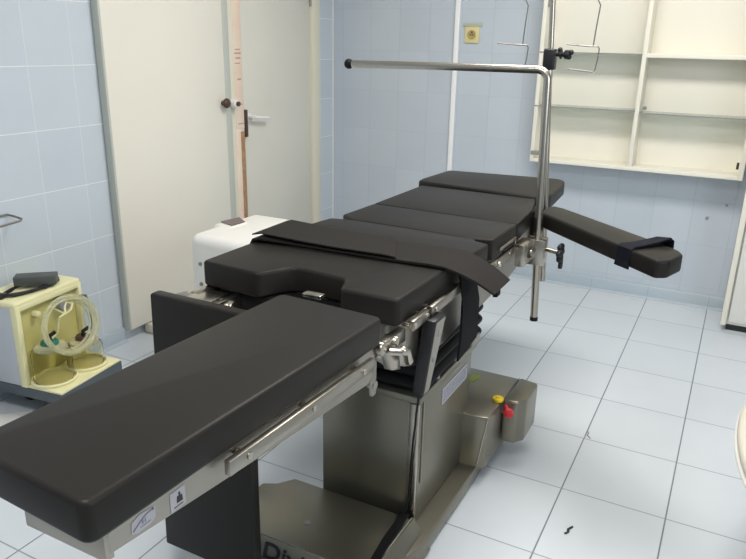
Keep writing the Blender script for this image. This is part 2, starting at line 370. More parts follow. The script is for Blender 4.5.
# towel rail on the left wall
tr = MB(); tr.tube([(WL, 1.70, .733), (WL+.03, 1.706, .730), (WL+.07, 1.712, .722), (WL+.08, 1.70, .719), (WL+.08, 1.60, .714), (WL+.08, 1.45, .714), (WL+.07, 1.44, .716), (WL, 1.44, .733)], .0045, 8)
tr.tube([(WL+.004, 1.70, .733), (WL+.004, 1.55, .733), (WL+.004, 1.44, .733)], .0045, 8)
tag(obj('wire_holder', tr, WIRE, None, (WL, 1.57, .73)), 'thin steel wire loop holder on the left wall tiles above the suction unit', 'holder')

# ---------------------------------------------------------------- operating table
T = thing('operating_table', 'black padded operating table on a steel column and base across the tiled room', 'operating table', (-.88, 1.75, 0))
# base
obj('base_plate', MB().prism([(-.985, 1.29), (-.69, 1.29), (-.607, 1.50), (-.604, 2.10), (-.985, 2.10)], .012, .060, bevel=.004), PLATE, T)
fc = obj('front_cover', MB().prism([(-1.135, 1.288), (-.668, 1.288), (-.664, 1.548), (-1.06, 1.548), (-1.095, 1.50), (-1.135, 1.48)], .02, .105, bevel=.006, seg=2), PLATE, T)
sl = MB(); sl.hexa([(-.668, 1.288, .012), (-.600, 1.288, .012), (-.600, 1.56, .012), (-.664, 1.56, .012), (-.668, 1.288, .100), (-.660, 1.288, .100), (-.655, 1.56, .100), (-.664, 1.56, .100)], .002)
obj('chamfer_panel', sl, PLATE, fc)
obj('bright_edge', MB().tube([(-.664, 1.285, .104), (-.661, 1.55, .104)], .0022, 6), CHROME, fc)  # highlight on the cover's edge, put in as a thin polished strip
obj('bright_edge', MB().tube([(-1.135, 1.288, .102), (-.668, 1.288, .102)], .0020, 6), CHROME, fc)
s = MB(); s.cyl((-.909, 1.385, .103), (-.909, 1.385, .108), .009); obj('screw_recess', s, GREYP, fc)
text_mesh('Dixion', .082, INK, 'lettering', fc, (-1.003, 1.2865, .026), Matrix.Rotation(math.pi/2, 3, 'X'), shear=.25, label='black italic lettering')
obj('cable_sleeve', MB().ribbon([(-.700, 1.550, .112), (-.692, 1.50, .113), (-.690, 1.42, .113), (-.683, 1.35, .113), (-.675, 1.29, .113)], [(-.672, 1.555, .112), (-.666, 1.50, .113), (-.664, 1.42, .113), (-.658, 1.35, .113), (-.650, 1.29, .113)], .008), RUBBER, T)
# rear cover of the base
rc = obj('rear_cover', MB().prism([(-1.05, 1.945), (-.625, 1.945), (-.578, 1.955), (-.575, 2.09), (-.575, 2.285), (-1.05, 2.285)], .055, .25, bevel=.007, seg=2), PLATE, T)
obj('bright_edge', MB().tube([(-.604, 1.948, .07), (-.580, 1.953, .243)], .0025, 6), CHROME, rc)
cp = MB(); cp.prism([(-.573, 2.095), (-.525, 2.100), (-.500, 2.135), (-.500, 2.275), (-.57, 2.29)], .090, .253, bevel=.009, seg=3)
cap = obj('corner_cap', cp, PLATE, T)
obj('bright_edge', MB().tube([(-.566, 2.0995, .247), (-.528, 2.1015, .247)], .0022, 6), CHROME, cap)
obj('seam', MB().box(-.5742, -.5728, 2.096, 2.288, .2, .2512), GREYP, cap)
obj('foot_caster', MB().box(-.68, -.60, 2.18, 2.27, 0, .056, .012), RUBBER, T)
obj('foot_caster', MB().box(-1.10, -1.02, 2.14, 2.26, 0, .056, .01), RUBBER, T)
obj('foot_caster', MB().box(-1.10, -1.02, 1.33, 1.42, 0, .02, .005), RUBBER, T)
obj('foot_caster', MB().box(-.78, -.70, 1.33, 1.42, 0, .02, .005), RUBBER, T)
k = MB(); k.cyl((-.562, 2.094, .232), (-.545, 2.060, .228), .006); k.ball((-.540, 2.055, .230), .017, (1, .7, 1))
for a in range(6): k.ball((-.540+.013*math.cos(a*1.047), 2.052, .230+.013*math.sin(a*1.047)), .006)
obj('brake_knob', k, REDM, T, label='red star knob')
k = MB(); k.cyl((-.588, 2.085, .249), (-.588, 2.085, .262), .019, bevel=.004); k.cyl((-.588, 2.085, .262), (-.588, 2.085, .266), .009)
obj('brake_button', k, YELK, T, label='yellow round button')
obj('sticker', MB().prism([(-.745, 2.185), (-.715, 2.170), (-.700, 2.210), (-.704, 2.235), (-.724, 2.228)], .2495, .2510), LIME, T, label='small lime green sticker')
# column: two nested covers
col = obj('column', MB().box(-.975, -.664, 1.572, 2.00, .060, .478, .006), PLATE, T)
obj('bright_edge', MB().box(-.690, -.6605, 1.564, 1.580, .062, .462, .003), CHROME, col)
obj('rim_bracket', MB().box(-.668, -.650, 1.955, 2.025, .484, .512, .003), STEEL, col)
obj('bright_edge', MB().box(-.6635, -.6600, 1.602, 1.609, .19, .462, .001), STEEL, col)
obj('rim', MB().prism([(-.982, 1.565), (-.655, 1.565), (-.655, 2.02), (-.982, 2.02)], .462, .484, bevel=.004, seg=2), PLATE, col)
st = obj('type_plate', MB().box(-.6638, -.6615, 1.745, 1.955, .375, .428), STICK, col, label='silver type plate with faint print')
t_ = MB()
for z in (.385, .395, .405, .415):
    y = 1.755
    while y < 1.94:
        l = random.uniform(.006, .028); t_.box(-.6616, -.6612, y, min(y+l, 1.948), z, z+.004); y += l+.006
obj('print', t_, INKB, st)
for y in (1.60, 1.70, 1.84, 1.99): obj('rim_bolt', MB().cyl((-.664, y, .485), (-.664, y, .495), .008, 10), GREYP, col)
# bellows
def bellows(x0, x1, y0, y1, z0, z1, n, amp):
    b = bmesh.new(); rings = []; st = n*8
    for i in range(st+1):
        u = i/st; o = amp*abs(math.sin(u*n*math.pi))**.7
        X0, X1, Y0, Y1 = x0-o, x1+o, y0-o, y1+o; r = .03; pts = []
        for cx_, cy_, a0 in ((X1-r, Y1-r, 0), (X0+r, Y1-r, 90), (X0+r, Y0+r, 180), (X1-r, Y0+r, 270)):
            for kx in range(6):
                a = math.radians(a0+kx*18); pts.append((cx_+r*math.cos(a), cy_+r*math.sin(a), z0+(z1-z0)*u))
        rings.append([b.verts.new(p) for p in pts])
    m = len(rings[0])
    for A, B in zip(rings, rings[1:]):
        for k_ in range(m): b.faces.new((A[k_], A[(k_+1) % m], B[(k_+1) % m], B[k_]))
    b.faces.new(rings[0][::-1]); b.faces.new(rings[-1]); bmesh.ops.recalc_face_normals(b, faces=b.faces)
    return MB().add(b)
obj('bellows', bellows(-.955, -.674, 1.60, 2.05, .484, .700, 5, .022), RUBBER, T)
# seat section frame
sf = obj('seat_frame', MB().box(-1.12, -.66, 1.42, 1.95, .70, .785, .004), STEEL, T)
hs = MB()
hs.prism([(-.752, 1.395), (-.66, 1.350), (-.622, 1.375), (-.612, 1.50), (-.66, 1.52), (-.752, 1.52)], .665, .785, bevel=.012, seg=3)
obj('front_housing', hs, STEEL, sf)
for a, b_ in ((-.640, -.622), (-1.165, -1.147)):
    obj('side_plate', MB().prism([(1.375, .78), (1.375, .668), (1.45, .640), (1.64, .632), (1.75, .642), (1.75, .78)], a, b_, 'x', bevel=.003, seg=1), STEEL, sf)
def rail(x, sgn, y0, y1, z, name='side_rail', n=3, parent=T, h=.026, z2=None):
    z2 = z if z2 is None else z2
    r = MB(); r.hexa([(x-.006, y0, z-h/2), (x+.006, y0, z-h/2), (x+.006, y1, z2-h/2), (x-.006, y1, z2-h/2), (x-.006, y0, z+h/2), (x+.006, y0, z+h/2), (x+.006, y1, z2+h/2), (x-.006, y1, z2+h/2)], .002)
    ro = obj(name, r, STEEL, parent)
    for i in range(n):
        t = .1+.8*i/max(n-1, 1); y = y0+(y1-y0)*t; zz = z+(z2-z)*t
        q = MB(); q.cyl((x-sgn*.018, y, zz), (x+sgn*.0085, y, zz), .0065, 14)
        obj('rail_bolt', q, CHROME, ro)
    return ro
rail(-.602, 1, 1.36, 1.45, .782, n=2); rail(-.602, 1, 1.47, 1.70, .782, n=2); rail(-1.186, -1, 1.36, 1.70, .782, n=2)
# back section frame: long side plates
bp = MB()
poly = [(1.76, .785), (1.76, .66), (1.90, .645), (2.19, .655), (2.33, .676), (2.44, .70), (2.44, .785)]
bp.box(-1.131, -.632, 1.78, 2.50, .765, .785)
bf = obj('back_frame', bp, STEEL, T)
for a, b_ in ((-.632, -.618), (-1.145, -1.131)): obj('side_plate', MB().prism(poly, a, b_, 'x', bevel=.002, seg=1), STEEL, bf)
obj('pivot_screw', MB().cyl((-.618, 1.80, .793), (-.598, 1.80, .793), .013, bevel=.003), CHROME, bf)
obj('pivot_boss', MB().cyl((-.64, 1.80, .793), (-.606, 1.80, .793), .030, bevel=.004), RUBBER, bf)
rail(-.600, 1, 1.92, 2.27, .768, n=3, parent=T); rail(-1.163, -1, 1.92, 2.27, .768, n=3)
g = MB(); g.tube([(-.612, 1.885, .785), (-.597, 1.89, .782), (-.590, 1.90, .772), (-.596, 1.925, .768)], .007, 8); obj('rail_stop', g, CHROME, T)
obj('rail_knob', MB().ball((-.592, 1.872, .784), .011), CHROME, T)
obj('rail_knob', MB().ball((-.588, 1.965, .770), .010), CHROME, T)
br = MB(); br.prism([(1.985, .815), (2.15, .815), (2.15, .760), (2.142, .760), (2.142, .805), (1.985, .805)], -.598, -.592, 'x', bevel=.001, seg=1)
obj('bracket', br, CHROME, T)
# leg section frame, right leg
def zt(x, y): return .878 - .030*(y-.46)/.78             # upper face of the lifted leg pad
lf = MB()
lf.prism([(.492, .812), (.492, .777), (.80, .742), (1.19, .704), (1.215, .72), (1.21, .790)], -.634, -.622, 'x', bevel=.0015, seg=1)
lf.prism([(.492, .812), (.492, .777), (.80, .742), (1.19, .704), (1.215, .72), (1.21, .790)], -.868, -.856, 'x', bevel=.0015, seg=1)
leg = obj('leg_frame', lf, STEEL, T)
obj('front_plate', MB().hexa([(-.775, .486, .768), (-.623, .486, .768), (-.623, .500, .768), (-.775, .500, .768), (-.775, .486, .803), (-.623, .486, .812), (-.623, .500, .812), (-.775, .500, .803)], .0015), STEEL, leg)
obj('under_plate', MB().hexa([(-.86, .50, .800), (-.63, .50, .800), (-.63, 1.2, .770), (-.86, 1.2, .770), (-.86, .50, .811), (-.63, .50, .811), (-.63, 1.2, .785), (-.86, 1.2, .785)]), STEEL, leg)
rail(-.602, 1, .70, 1.17, .789, n=3, h=.026, z2=.768, name='leg_side_rail')
obj('top_flange', MB().tube([(-.622, .492, .812), (-.622, 1.21, .790)], .003, 6), CHROME, leg)
s = MB(); s.box(-.800, -.780, .49, .497, .775, .785); 
# stickers on the leg panel
lb = obj('round_label', MB().prism([(.528, .783), (.540, .778), (.562, .778), (.572, .783), (.572, .800), (.545, .804), (.530, .799)], -.6221, -.6212, 'x'), STICKB, leg, label='pale label with a curved arrow emblem')
m_ = MB(); arc = [(-.6208, .531+.036*t, .785+.0135*math.sin(t*1.7)) for t in [i/8 for i in range(9)]]
m_.tube(arc, .0010, 6, r2=.0005); m_.box(-.6212, -.6208, .547, .5495, .787, .793); m_.box(-.6212, -.6208, .552, .554, .787, .793); m_.box(-.6212, -.6208, .544, .562, .783, .7842); m_.ball((-.6208, .567, .7985), .0018)
obj('emblem', m_, INKB, lb)
lb = obj('weight_label', MB().box(-.6221, -.6212, .600, .630, .768, .799), STICKB, leg, label='pale label with a black weight symbol')
m_ = MB(); m_.prism([(.612, .778), (.624, .777), (.623, .787), (.619, .788), (.620, .792), (.618, .794), (.616, .792), (.617, .788), (.613, .788)], -.6212, -.6206, 'x'); m_.box(-.6212, -.6206, .606, .624, .772, .7732)
obj('symbol', m_, INK, lb)
# hinges between seat and legs
hg = MB(); hg.cyl((-.640, 1.235, .772), (-.608, 1.235, .772), .016, bevel=.003); hg.cyl((-.640, 1.30, .765), (-.606, 1.30, .765), .013, bevel=.003)
hg.hexa([(-.636, 1.225, .752), (-.614, 1.225, .752), (-.614, 1.36, .742), (-.636, 1.36, .742), (-.636, 1.225, .782), (-.614, 1.225, .782), (-.614, 1.36, .775), (-.636, 1.36, .775)], .003)
hg.hexa([(-.640, 1.30, .690), (-.618, 1.30, .690), (-.618, 1.35, .672), (-.640, 1.35, .672), (-.640, 1.27, .755), (-.618, 1.27, .755), (-.618, 1.33, .750), (-.640, 1.33, .750)], .004)
obj('leg_hinge', hg, CHROME, T)
lv = MB(); lv.tube([(-.612, 1.27, .752), (-.592, 1.28, .752), (-.588, 1.31, .742), (-.596, 1.335, .715), (-.60, 1.35, .700)], .008, 10, r2=.011); lv.ball((-.588, 1.29, .752), .011)
obj('release_lever', lv, CHROME, T)
hg = MB(); hg.cyl((-.634, 1.218, .69), (-.618, 1.218, .69), .010); hg.box(-.630, -.620, 1.208, 1.228, .665, .752, .004)
obj('hinge_strap', hg, STEEL, T)
hg = MB()
hg.cyl((-1.205, 1.30, .752), (-1.06, 1.30, .752), .026, bevel=.005); hg.cyl((-1.215, 1.30, .752), (-1.20, 1.30, .752), .014)
hg.box(-1.185, -1.10, 1.225, 1.33, .70, .783, .010); hg.box(-1.19, -1.16, 1.28, 1.42, .735, .785, .006); hg.box(-1.09, -1.075, 1.22, 1.40, .735, .782, .003)
hg.tube([(-1.245, 1.255, .742), (-1.235, 1.27, .765), (-1.20, 1.275, .778), (-1.15, 1.27, .772), (-1.13, 1.265, .75)], .007, 8)
obj('leg_hinge', hg, CHROME, T, label='chrome leg hinge on the far side')
obj('hinge_tongue', MB().box(-.850, -.800, 1.285, 1.308, .832, .842, .003), CHROME, T, label='small bright metal tongue')
obj('dark_under_block', MB().box(-1.15, -.755, 1.345, 1.42, .67, .782, .01), RUBBER, T)  # black block added to darken the space below the seat front
# pads
PT = .065
def pad(name, pts, z1, th=PT, corner=.02, zf=None, bevel=.009, label=None):
    return obj(name, MB().prism(pts, z1-th, z1, bevel=bevel, seg=4, corner=corner, zf=zf), VINYL, T, label=label, smooth=60)
pad('leg_pad', [(-.612, .456), (-.610, 1.232), (-.882, 1.248), (-.866, .470)], 0, th=.063, zf=zt, corner=.018, label='right leg pad held level')
pad('seat_pad', [(-1.195, 1.335), (-1.008, 1.325), (-.960, 1.410), (-.925, 1.412), (-.800, 1.400), (-.775, 1.330), (-.622, 1.330), (-.612, 1.74), (-1.190, 1.74)], .852, th=.068, corner=.014)
pad('back_pad', [(-.608, 1.752), (-.598, 1.885), (-.650, 1.900), (-.650, 1.918), (-1.075, 1.930), (-1.150, 1.915), (-1.175, 1.752)], .852, corner=.008, bevel=.011)
pad('back_pad', [(-.650, 1.922), (-.602, 1.935), (-.597, 2.160), (-1.130, 2.178), (-1.140, 1.975), (-1.075, 1.936)], .852, corner=.006, bevel=.009)
pad('back_pad', [(-.597, 2.165), (-.612, 2.400), (-.650, 2.58), (-1.122, 2.585), (-1.130, 2.184)], .852, corner=.006, bevel=.009)
pad('head_pad', [(-.640, 2.585), (-.612, 2.66), (-.630, 2.975), (-.665, 3.02), (-1.150, 2.955), (-1.170, 2.70), (-1.165, 2.64)], .858, th=.06, corner=.02)
hf = MB(); hf.box(-1.10, -1.08, 2.50, 2.90, .775, .795, .003); hf.box(-.72, -.70, 2.50, 2.90, .775, .795, .003); hf.box(-1.10, -.70, 2.70, 2.74, .785, .798, .003)
obj('head_frame', hf, STEEL, T)
obj('dark_gap_block', MB().box(-.665, -.603, 2.415, 2.503, .735, .842, .006), RUBBER, T)  # dark block added to cover the bright gap beside the back pad
# the other leg section folded straight down
lp = MB(); lp.hexa([(-1.222, 1.150, .080), (-.918, 1.150, .080), (-.918, 1.184, .080), (-1.222, 1.184, .080), (-1.200, 1.150, .818), (-.914, 1.150, .818), (-.914, 1.184, .818), (-1.200, 1.184, .818)], .007, 3)
lowleg = obj('leg_pad', lp, VINYL, T, smooth=60, label='left leg pad hanging straight down')
obj('leg_frame', MB().hexa([(-1.19, 1.184, .20), (-.95, 1.184, .20), (-.95, 1.196, .20), (-1.19, 1.196, .20), (-1.19, 1.184, .78), (-.95, 1.184, .78), (-.95, 1.196, .78), (-1.19, 1.196, .78)], .002), STEEL, T)

# ---------------------------------------------------------------- restraint strap
R = thing('restraint_strap', 'wide black webbing strap laid across the seat of the operating table', 'strap', (-.9, 1.64, .852))
xs = [-1.206, -1.203, -1.19, -1.165, -1.05, -.90, -.74, -.66, -.615, -.575, -.53, -.487]
zf_ = [.800, .840, .862, .868, .863, .862, .862, .864, .862, .850, .830, .802]
zb_ = [.800, .842, .864, .872, .870, .866, .864, .866, .866, .853, .832, .803]
yf_ = [1.545, 1.545, 1.545, 1.545, 1.566, 1.573, 1.578, 1.582, 1.585, 1.592, 1.602, 1.615]
yb_ = [1.725, 1.725, 1.725, 1.722, 1.722, 1.730, 1.738, 1.742, 1.742, 1.742, 1.744, 1.745]
obj('band', MB().ribbon([(a, b_, z) for a, b_, z in zip(xs, yf_, zf_)], [(a, b_, z) for a, b_, z in zip(xs, yb_, zb_)], .006), STRAPM, R)
x2 = [-1.196, -1.17, -1.06, -.95, -.86, -.80, -.775]
z2 = [.874, .880, .875, .872, .872, .872, .868]
obj('fold', MB().ribbon([(a+.004*i, 1.553+.0045*i, z) for i, (a, z) in enumerate(zip(x2, z2))], [(a-.008*i, 1.728+.001*i, z+.001) for i, (a, z) in enumerate(zip(x2, z2))], .0035), STRAPM, R)
obj('hanging_end', MB().ribbon([(-.596, 1.645, .842), (-.588, 1.648, .80), (-.588, 1.655, .72), (-.592, 1.665, .64), (-.600, 1.675, .565)], [(-.596, 1.770, .842), (-.588, 1.770, .80), (-.588, 1.785, .72), (-.592, 1.800, .64), (-.600, 1.820, .585)], .006), STRAPV, R)
obj('hem', MB().hexa([(-.497, 1.63, .788), (-.485, 1.628, .790), (-.485, 1.655, .790), (-.497, 1.66, .788), (-.497, 1.63, .800), (-.485, 1.628, .802), (-.485, 1.655, .802), (-.497, 1.66, .80)]), STRAPV, R)

# ---------------------------------------------------------------- hand control hanging on the rail
H = thing('hand_control', 'black and grey hand control hooked on the table side rail below the seat pad', 'remote control', (-.585, 1.47, .55))
a = MB(); a.hexa([(-.604, 1.425, .545), (-.578, 1.420, .545), (-.578, 1.432, .545), (-.604, 1.44, .545), (-.640, 1.435, .780), (-.590, 1.435, .782), (-.590, 1.475, .782), (-.640, 1.475, .782)], .004)
a = MB(); a.hexa([(-.622, 1.425, .572), (-.592, 1.425, .572), (-.592, 1.465, .572), (-.622, 1.465, .572), (-.611, 1.446, .768), (-.576, 1.446, .768), (-.576, 1.515, .768), (-.611, 1.515, .768)], .005)
obj('housing', a, PLASTIC, H)
a = MB(); a.hexa([(-.5925, 1.431, .576), (-.5905, 1.431, .576), (-.5905, 1.461, .576), (-.5925, 1.461, .576), (-.5775, 1.452, .762), (-.5755, 1.452, .762), (-.5755, 1.510, .762), (-.5775, 1.510, .762)])
kp = obj('keypad', a, STEEL, H, label='silver grey keypad face')
obj('button', MB().cyl((-.583, 1.478, .725), (-.577, 1.478, .725), .008, 12), GREYP, kp)
obj('button', MB().cyl((-.586, 1.462, .66), (-.581, 1.462, .66), .006, 12), GREYP, kp)
cab = [(-.607, 1.440, .575), (-.622, 1.46, .50), (-.640, 1.50, .44), (-.664, 1.545, .36), (-.672, 1.556, .28), (-.676, 1.558, .18), (-.680, 1.553, .125), (-.685, 1.545, .117)]
obj('cable', MB().tube(cab, .0032, 8), RUBBER, H)

# ---------------------------------------------------------------- arm board
A = thing('arm_board', 'narrow black padded arm board sticking out to the right of the table', 'arm board', (-.55, 2.40, .78))
obj('pad', MB().prism([(-.572, 2.368), (-.150, 1.968), (-.118, 1.985), (-.090, 2.075), (-.106, 2.112), (-.160, 2.166), (-.524, 2.484), (-.562, 2.500), (-.580, 2.46)], .799, .852, bevel=.008, seg=3, corner=.010), VINYL, A, smooth=60)
obj('support_plate', MB().prism([(-.60, 2.41), (-.545, 2.400), (-.36, 2.22), (-.33, 2.26), (-.54, 2.45), (-.60, 2.47)], .789, .799, bevel=.002), RUBBER, A)
obj('mounting_block', MB().prism([(-.600, 2.37), (-.583, 2.37), (-.583, 2.46), (-.600, 2.47)], .780, .835, bevel=.004), RUBBER, A)
sx = Vector((.77, -.63, 0)).normalized(); sy = Vector((.63, .77, 0)).normalized()
p0 = Vector((-.268, 2.078, .80))
def sp(u, v, z): q = p0 + sx*u + sy*v; return (q.x, q.y, z)
prof = [(-.004, .794), (-.004, .83), (-.003, .852), (.008, .857), (.05, .857), (.10, .860), (.142, .864)]
obj('wrist_strap', MB().ribbon([sp(0, v, z) for v, z in prof], [sp(.058, v, z+(.0028*(i-2) if i > 2 else 0)) for i, (v, z) in enumerate(prof)], .004), NAVY, A)
obj('strap_flap', MB().ribbon([sp(.0, .140, .865), sp(.0, .156, .856), sp(.0, .159, .80)], [sp(.058, .140, .876), sp(.058, .156, .864), sp(.058, .159, .80)], .004), NAVY, A)

# clamp that carries the screen bar
K = thing('rail_clamp', 'steel block clamp on the table side rail holding the upright bar', 'clamp', (-.57, 2.27, .70))
obj('block', MB().box(-.590, -.558, 2.14, 2.234, .715, .790, .004), CHROME, K)
obj('jaw', MB().box(-.590, -.520, 2.235, 2.2480, .700, .788, .003), CHROME, K)
obj('jaw', MB().box(-.590, -.520, 2.2755, 2.289, .700, .788, .003), CHROME, K)
k = MB(); k.cyl((-.560, 2.20, .752), (-.5595+.004, 2.20, .752), .020); obj('hole', k, GAPM, K)
k = MB(); k.cyl((-.565, 2.20, .752), (-.550, 2.20, .752), .011); obj('bolt', k, CHROME, K)
k = MB(); k.cyl((-.524, 2.281, .748), (-.482, 2.272, .746), .008); obj('spindle', k, CHROME, K)
k = MB(); k.cyl((-.484, 2.272, .746), (-.462, 2.276, .745), .022, bevel=.004)
for i in range(6):
    a_ = i*math.pi/3; k.ball((-.473, 2.274+.022*math.cos(a_), .745+.024*math.sin(a_)), .010)
k.box(-.476, -.462, 2.268, 2.284, .690, .735, .004)
obj('star_knob', k, PLASTIC, K)

# L shaped screen bar
B = thing('screen_bar', 'steel L shaped anaesthetic screen bar standing upright and reaching over the table', 'bar', (-.533, 2.26, .50))
xt = -.568; zt_ = 1.328
bar = [(-.537, 2.262, .505), (-.551, 2.262, .80), (-.5615, 2.262, 1.08), (xt, 2.262, zt_-.044)]
for i in range(1, 9):
    a_ = i/8*math.pi/2; bar.append((xt-.034+.034*math.cos(a_), 2.262, zt_-.034+.034*math.sin(a_)))
bar += [(-.80, 2.262, zt_), (-1.05, 2.262, zt_-.001), (-1.268, 2.262, zt_-.003)]
obj('tube', MB().tube(bar, .0128, 18), CHROME, B)
obj('end_cap', MB().ball((-1.283, 2.262, zt_-.003), .0175), RUBBER, B)
obj('foot_cap', MB().cyl((-.5365, 2.262, .494), (-.537, 2.262, .508), .0136), RUBBER, B)

# drip stand
I = thing('infusion_stand', 'thin steel infusion pole with wire bottle holders behind the L shaped bar', 'infusion stand', (-.583, 2.53, .55))
obj('lower_tube', MB().tube([(-.583, 2.53, .553), (-.607, 2.53, .922), (-.634, 2.53, 1.326)], .0115, 16), CHROME, I)
obj('upper_tube', MB().tube([(-.629, 2.53, 1.294), (-.644, 2.53, 1.56), (-.659, 2.53, 1.93)], .0095, 16), CHROME, I)
k = MB(); k.prism([(-.655, 2.510), (-.614, 2.510), (-.614, 2.550), (-.655, 2.550)], 1.320, 1.390, bevel=.006)
cl = obj('height_clamp', k, PLASTIC, I)
k = MB(); k.cyl((-.611, 2.517, 1.373), (-.574, 2.513, 1.372), .0085); k.cyl((-.582, 2.513, 1.372), (-.563, 2.511, 1.372), .015, 8, bevel=.003); k.cyl((-.597, 2.515, 1.372), (-.591, 2.515, 1.372), .015, 8)
k.ball((-.598, 2.513, 1.387), .0085); k.ball((-.560, 2.511, 1.379), .0095); k.ball((-.565, 2.511, 1.364), .0085)
obj('clamp_screw', k, PLASTIC, cl)
obj('cross_arm', MB().tube([(-.81, 2.53, 1.825), (-.657, 2.53, 1.87), (-.485, 2.53, 1.825)], .005, 8), CHROME, I)
def holder(dx, xe, xi):
    # wire basket: upper hoop, stem and lower open hoop
    h_ = MB(); wr = .0023; y = 2.51
    h_.tube([(xe+.0, y, 1.825), (xe-.006, y, 1.613), (xe-.012, y, 1.549), (xe, y, 1.528), (xe-.005, y, 1.464), (xe-.009, y, 1.398)], wr, 6)
    h_.tube([(xi, y-.02, 1.405), (xe-.02, y-.02, 1.400), (xe+.010, y-.01, 1.400), (xe+.012, y, 1.392), (xe+.010, y, 1.3575), (xe+.006, y-.005, 1.3235), (xe-.0, y-.015, 1.319), (xi+.01, y-.02, 1.3256)], wr, 6)
    h_.tube([(xi, y-.02, 1.405), (xi-.01, y+.03, 1.405), (xi+.02, y+.07, 1.405), (xe-.01, y+.06, 1.40), (xe+.010, y-.01, 1.400)], wr, 6)
    obj('bottle_holder', h_, WIRE, I)
holder(0, -.4805, -.571); holder(0, -.721, -.813)

# ---------------------------------------------------------------- suction unit
ang = math.radians(7.3); U = Vector((math.cos(ang), math.sin(ang), 0)); V = Vector((-math.sin(ang), math.cos(ang), 0)); O0 = Vector((-2.084, 1.524, 0))
def q(u, v, z): w_ = O0 + U*u + V*v; return (w_.x, w_.y, z)
def qbox(mb, u0, u1, v0, v1, z0, z1, bevel=0, seg=2):
    return mb.hexa([q(u0,v0,z0), q(u1,v0,z0), q(u1,v1,z0), q(u0,v1,z0), q(u0,v0,z1), q(u1,v0,z1), q(u1,v1,z1), q(u0,v1,z1)], bevel, seg)
SU = thing('suction_unit', 'pale yellow suction unit with two glass jars on a grey base by the left wall', 'suction unit', q(-.19, .16, 0))
obj('base', qbox(MB(), -.375, 0, 0, .335, .088, .128, .004), BASEG, SU)
for u, v in ((-.28, .12), (-.06, .06), (-.30, .28), (-.06, .28)):
    cs = MB(); cs.cyl(q(u-.012, v, .035), q(u+.012, v, .035), .035, 20, bevel=.005); cs.cyl(q(u, v, .035), q(u, v, .09), .010)
    obj('caster', cs, RUBBER, SU)
obj('tray', qbox(MB(), -.188, -.002, .004, .331, .128, .137, .003), YELLOW, SU)
body = obj('body', qbox(MB(), -.360, -.192, .004, .330, .128, .452, .006), GREYS, SU)
obj('lid', qbox(MB(), -.364, -.166, 0, .334, .445, .470, .010, 3), YELLOW, SU)
fm = MB(); qbox(fm, -.194, -.164, 0, .022, .128, .455, .004); qbox(fm, -.194, -.164, .316, .334, .128, .455, .004); qbox(fm, -.194, -.164, .02, .32, .432, .455, .004)
obj('front_frame', fm, YELLOW, SU)
obj('front_panel', qbox(MB(), -.194, -.189, .022, .318, .13, .435), YELP, SU)
kn = MB(); kn.cyl(q(-.19, .225, .395), q(-.150, .225, .395), .028, bevel=.004); obj('vacuum_gauge', kn, GREYP, SU)
kn = MB(); kn.cyl(q(-.19, .10, .395), q(-.160, .10, .395), .012, bevel=.004); obj('regulator_knob', kn, YELLOW, SU)
def jar(u, v, r, h, cap):
    c_ = q(u, v, .137)
    ring = MB(); ring.lathe([(r+.004, 0), (r+.012, .001), (r+.014, .012), (r+.008, .016), (r+.004, .012), (r+.004, 0)], (c_[0], c_[1], .136), 40)
    obj('jar_ring', ring, YELLOW, SU)
    g_ = MB(); g_.lathe([(0, .002), (r*.92, .002), (r, .014), (r, h*.84), (r*.93, h*.93), (r*.78, h), (r*.76, h), (r*.90, h*.92), (r-.003, h*.83), (r-.003, .016), (r*.9, .006), (0, .006)], c_, 40)
    j = obj('jar', g_, JARM, SU)
    l_ = MB(); l_.lathe([(0, h+.014), (r*.55, h+.014), (r*.80, h+.008), (r*.84, h-.004), (r*.78, h-.004), (0, h-.002)], c_, 36)
    obj('jar_lid', l_, TUBEM, j)
    s_ = MB(); s_.lathe([(0, h+.028), (r*.38, h+.028), (r*.44, h+.022), (r*.46, h+.012), (0, h+.012)], c_, 28)
    obj('stopper', s_, cap, j)
    n_ = MB(); n_.tube([(c_[0], c_[1], .137+h+.02), (c_[0]+.002, c_[1], .137+h+.045), (c_[0]+.015, c_[1]+.02, .137+h+.058)], .008, 10)
    obj('spout', n_, PLASTIC, j)
jar(-.112, .086, .073, .138, GREEN); jar(-.096, .240, .070, .100, BROWN)
for i, (du, R_, dv, dz) in enumerate(((0, .122, 0, 0), (.011, .132, .004, .003), (-.010, .112, .003, -.002), (.022, .120, -.006, .006))):
    cc = q(-.055+du, .134+dv, .356+dz)
    obj('tubing_coil', MB().torus(cc, R_, .0052, (U+Vector((0, 0, .30))), 48, 10, (1.02, .84)), TUBEM, SU)
hp = [q(-.10, .12, .42), q(-.06, .13, .40), q(-.05, .15, .415), q(-.06, .17, .43), q(-.07, .15, .44), q(-.06, .13, .43), q(-.05, .12, .41), q(-.06, .10, .40), q(-.09, .11, .33), q(-.10, .09, .31)]
obj('tie', MB().tube(hp, .004, 8), YELLOW, SU)
obj('side_hose', MB().tube([q(-.15, .300, .405), q(-.14, .325, .40), q(-.135, .335, .36), q(-.135, .340, .28), q(-.14, .335, .20), q(-.13, .338, .175)], .005, 8), BASEG, SU)
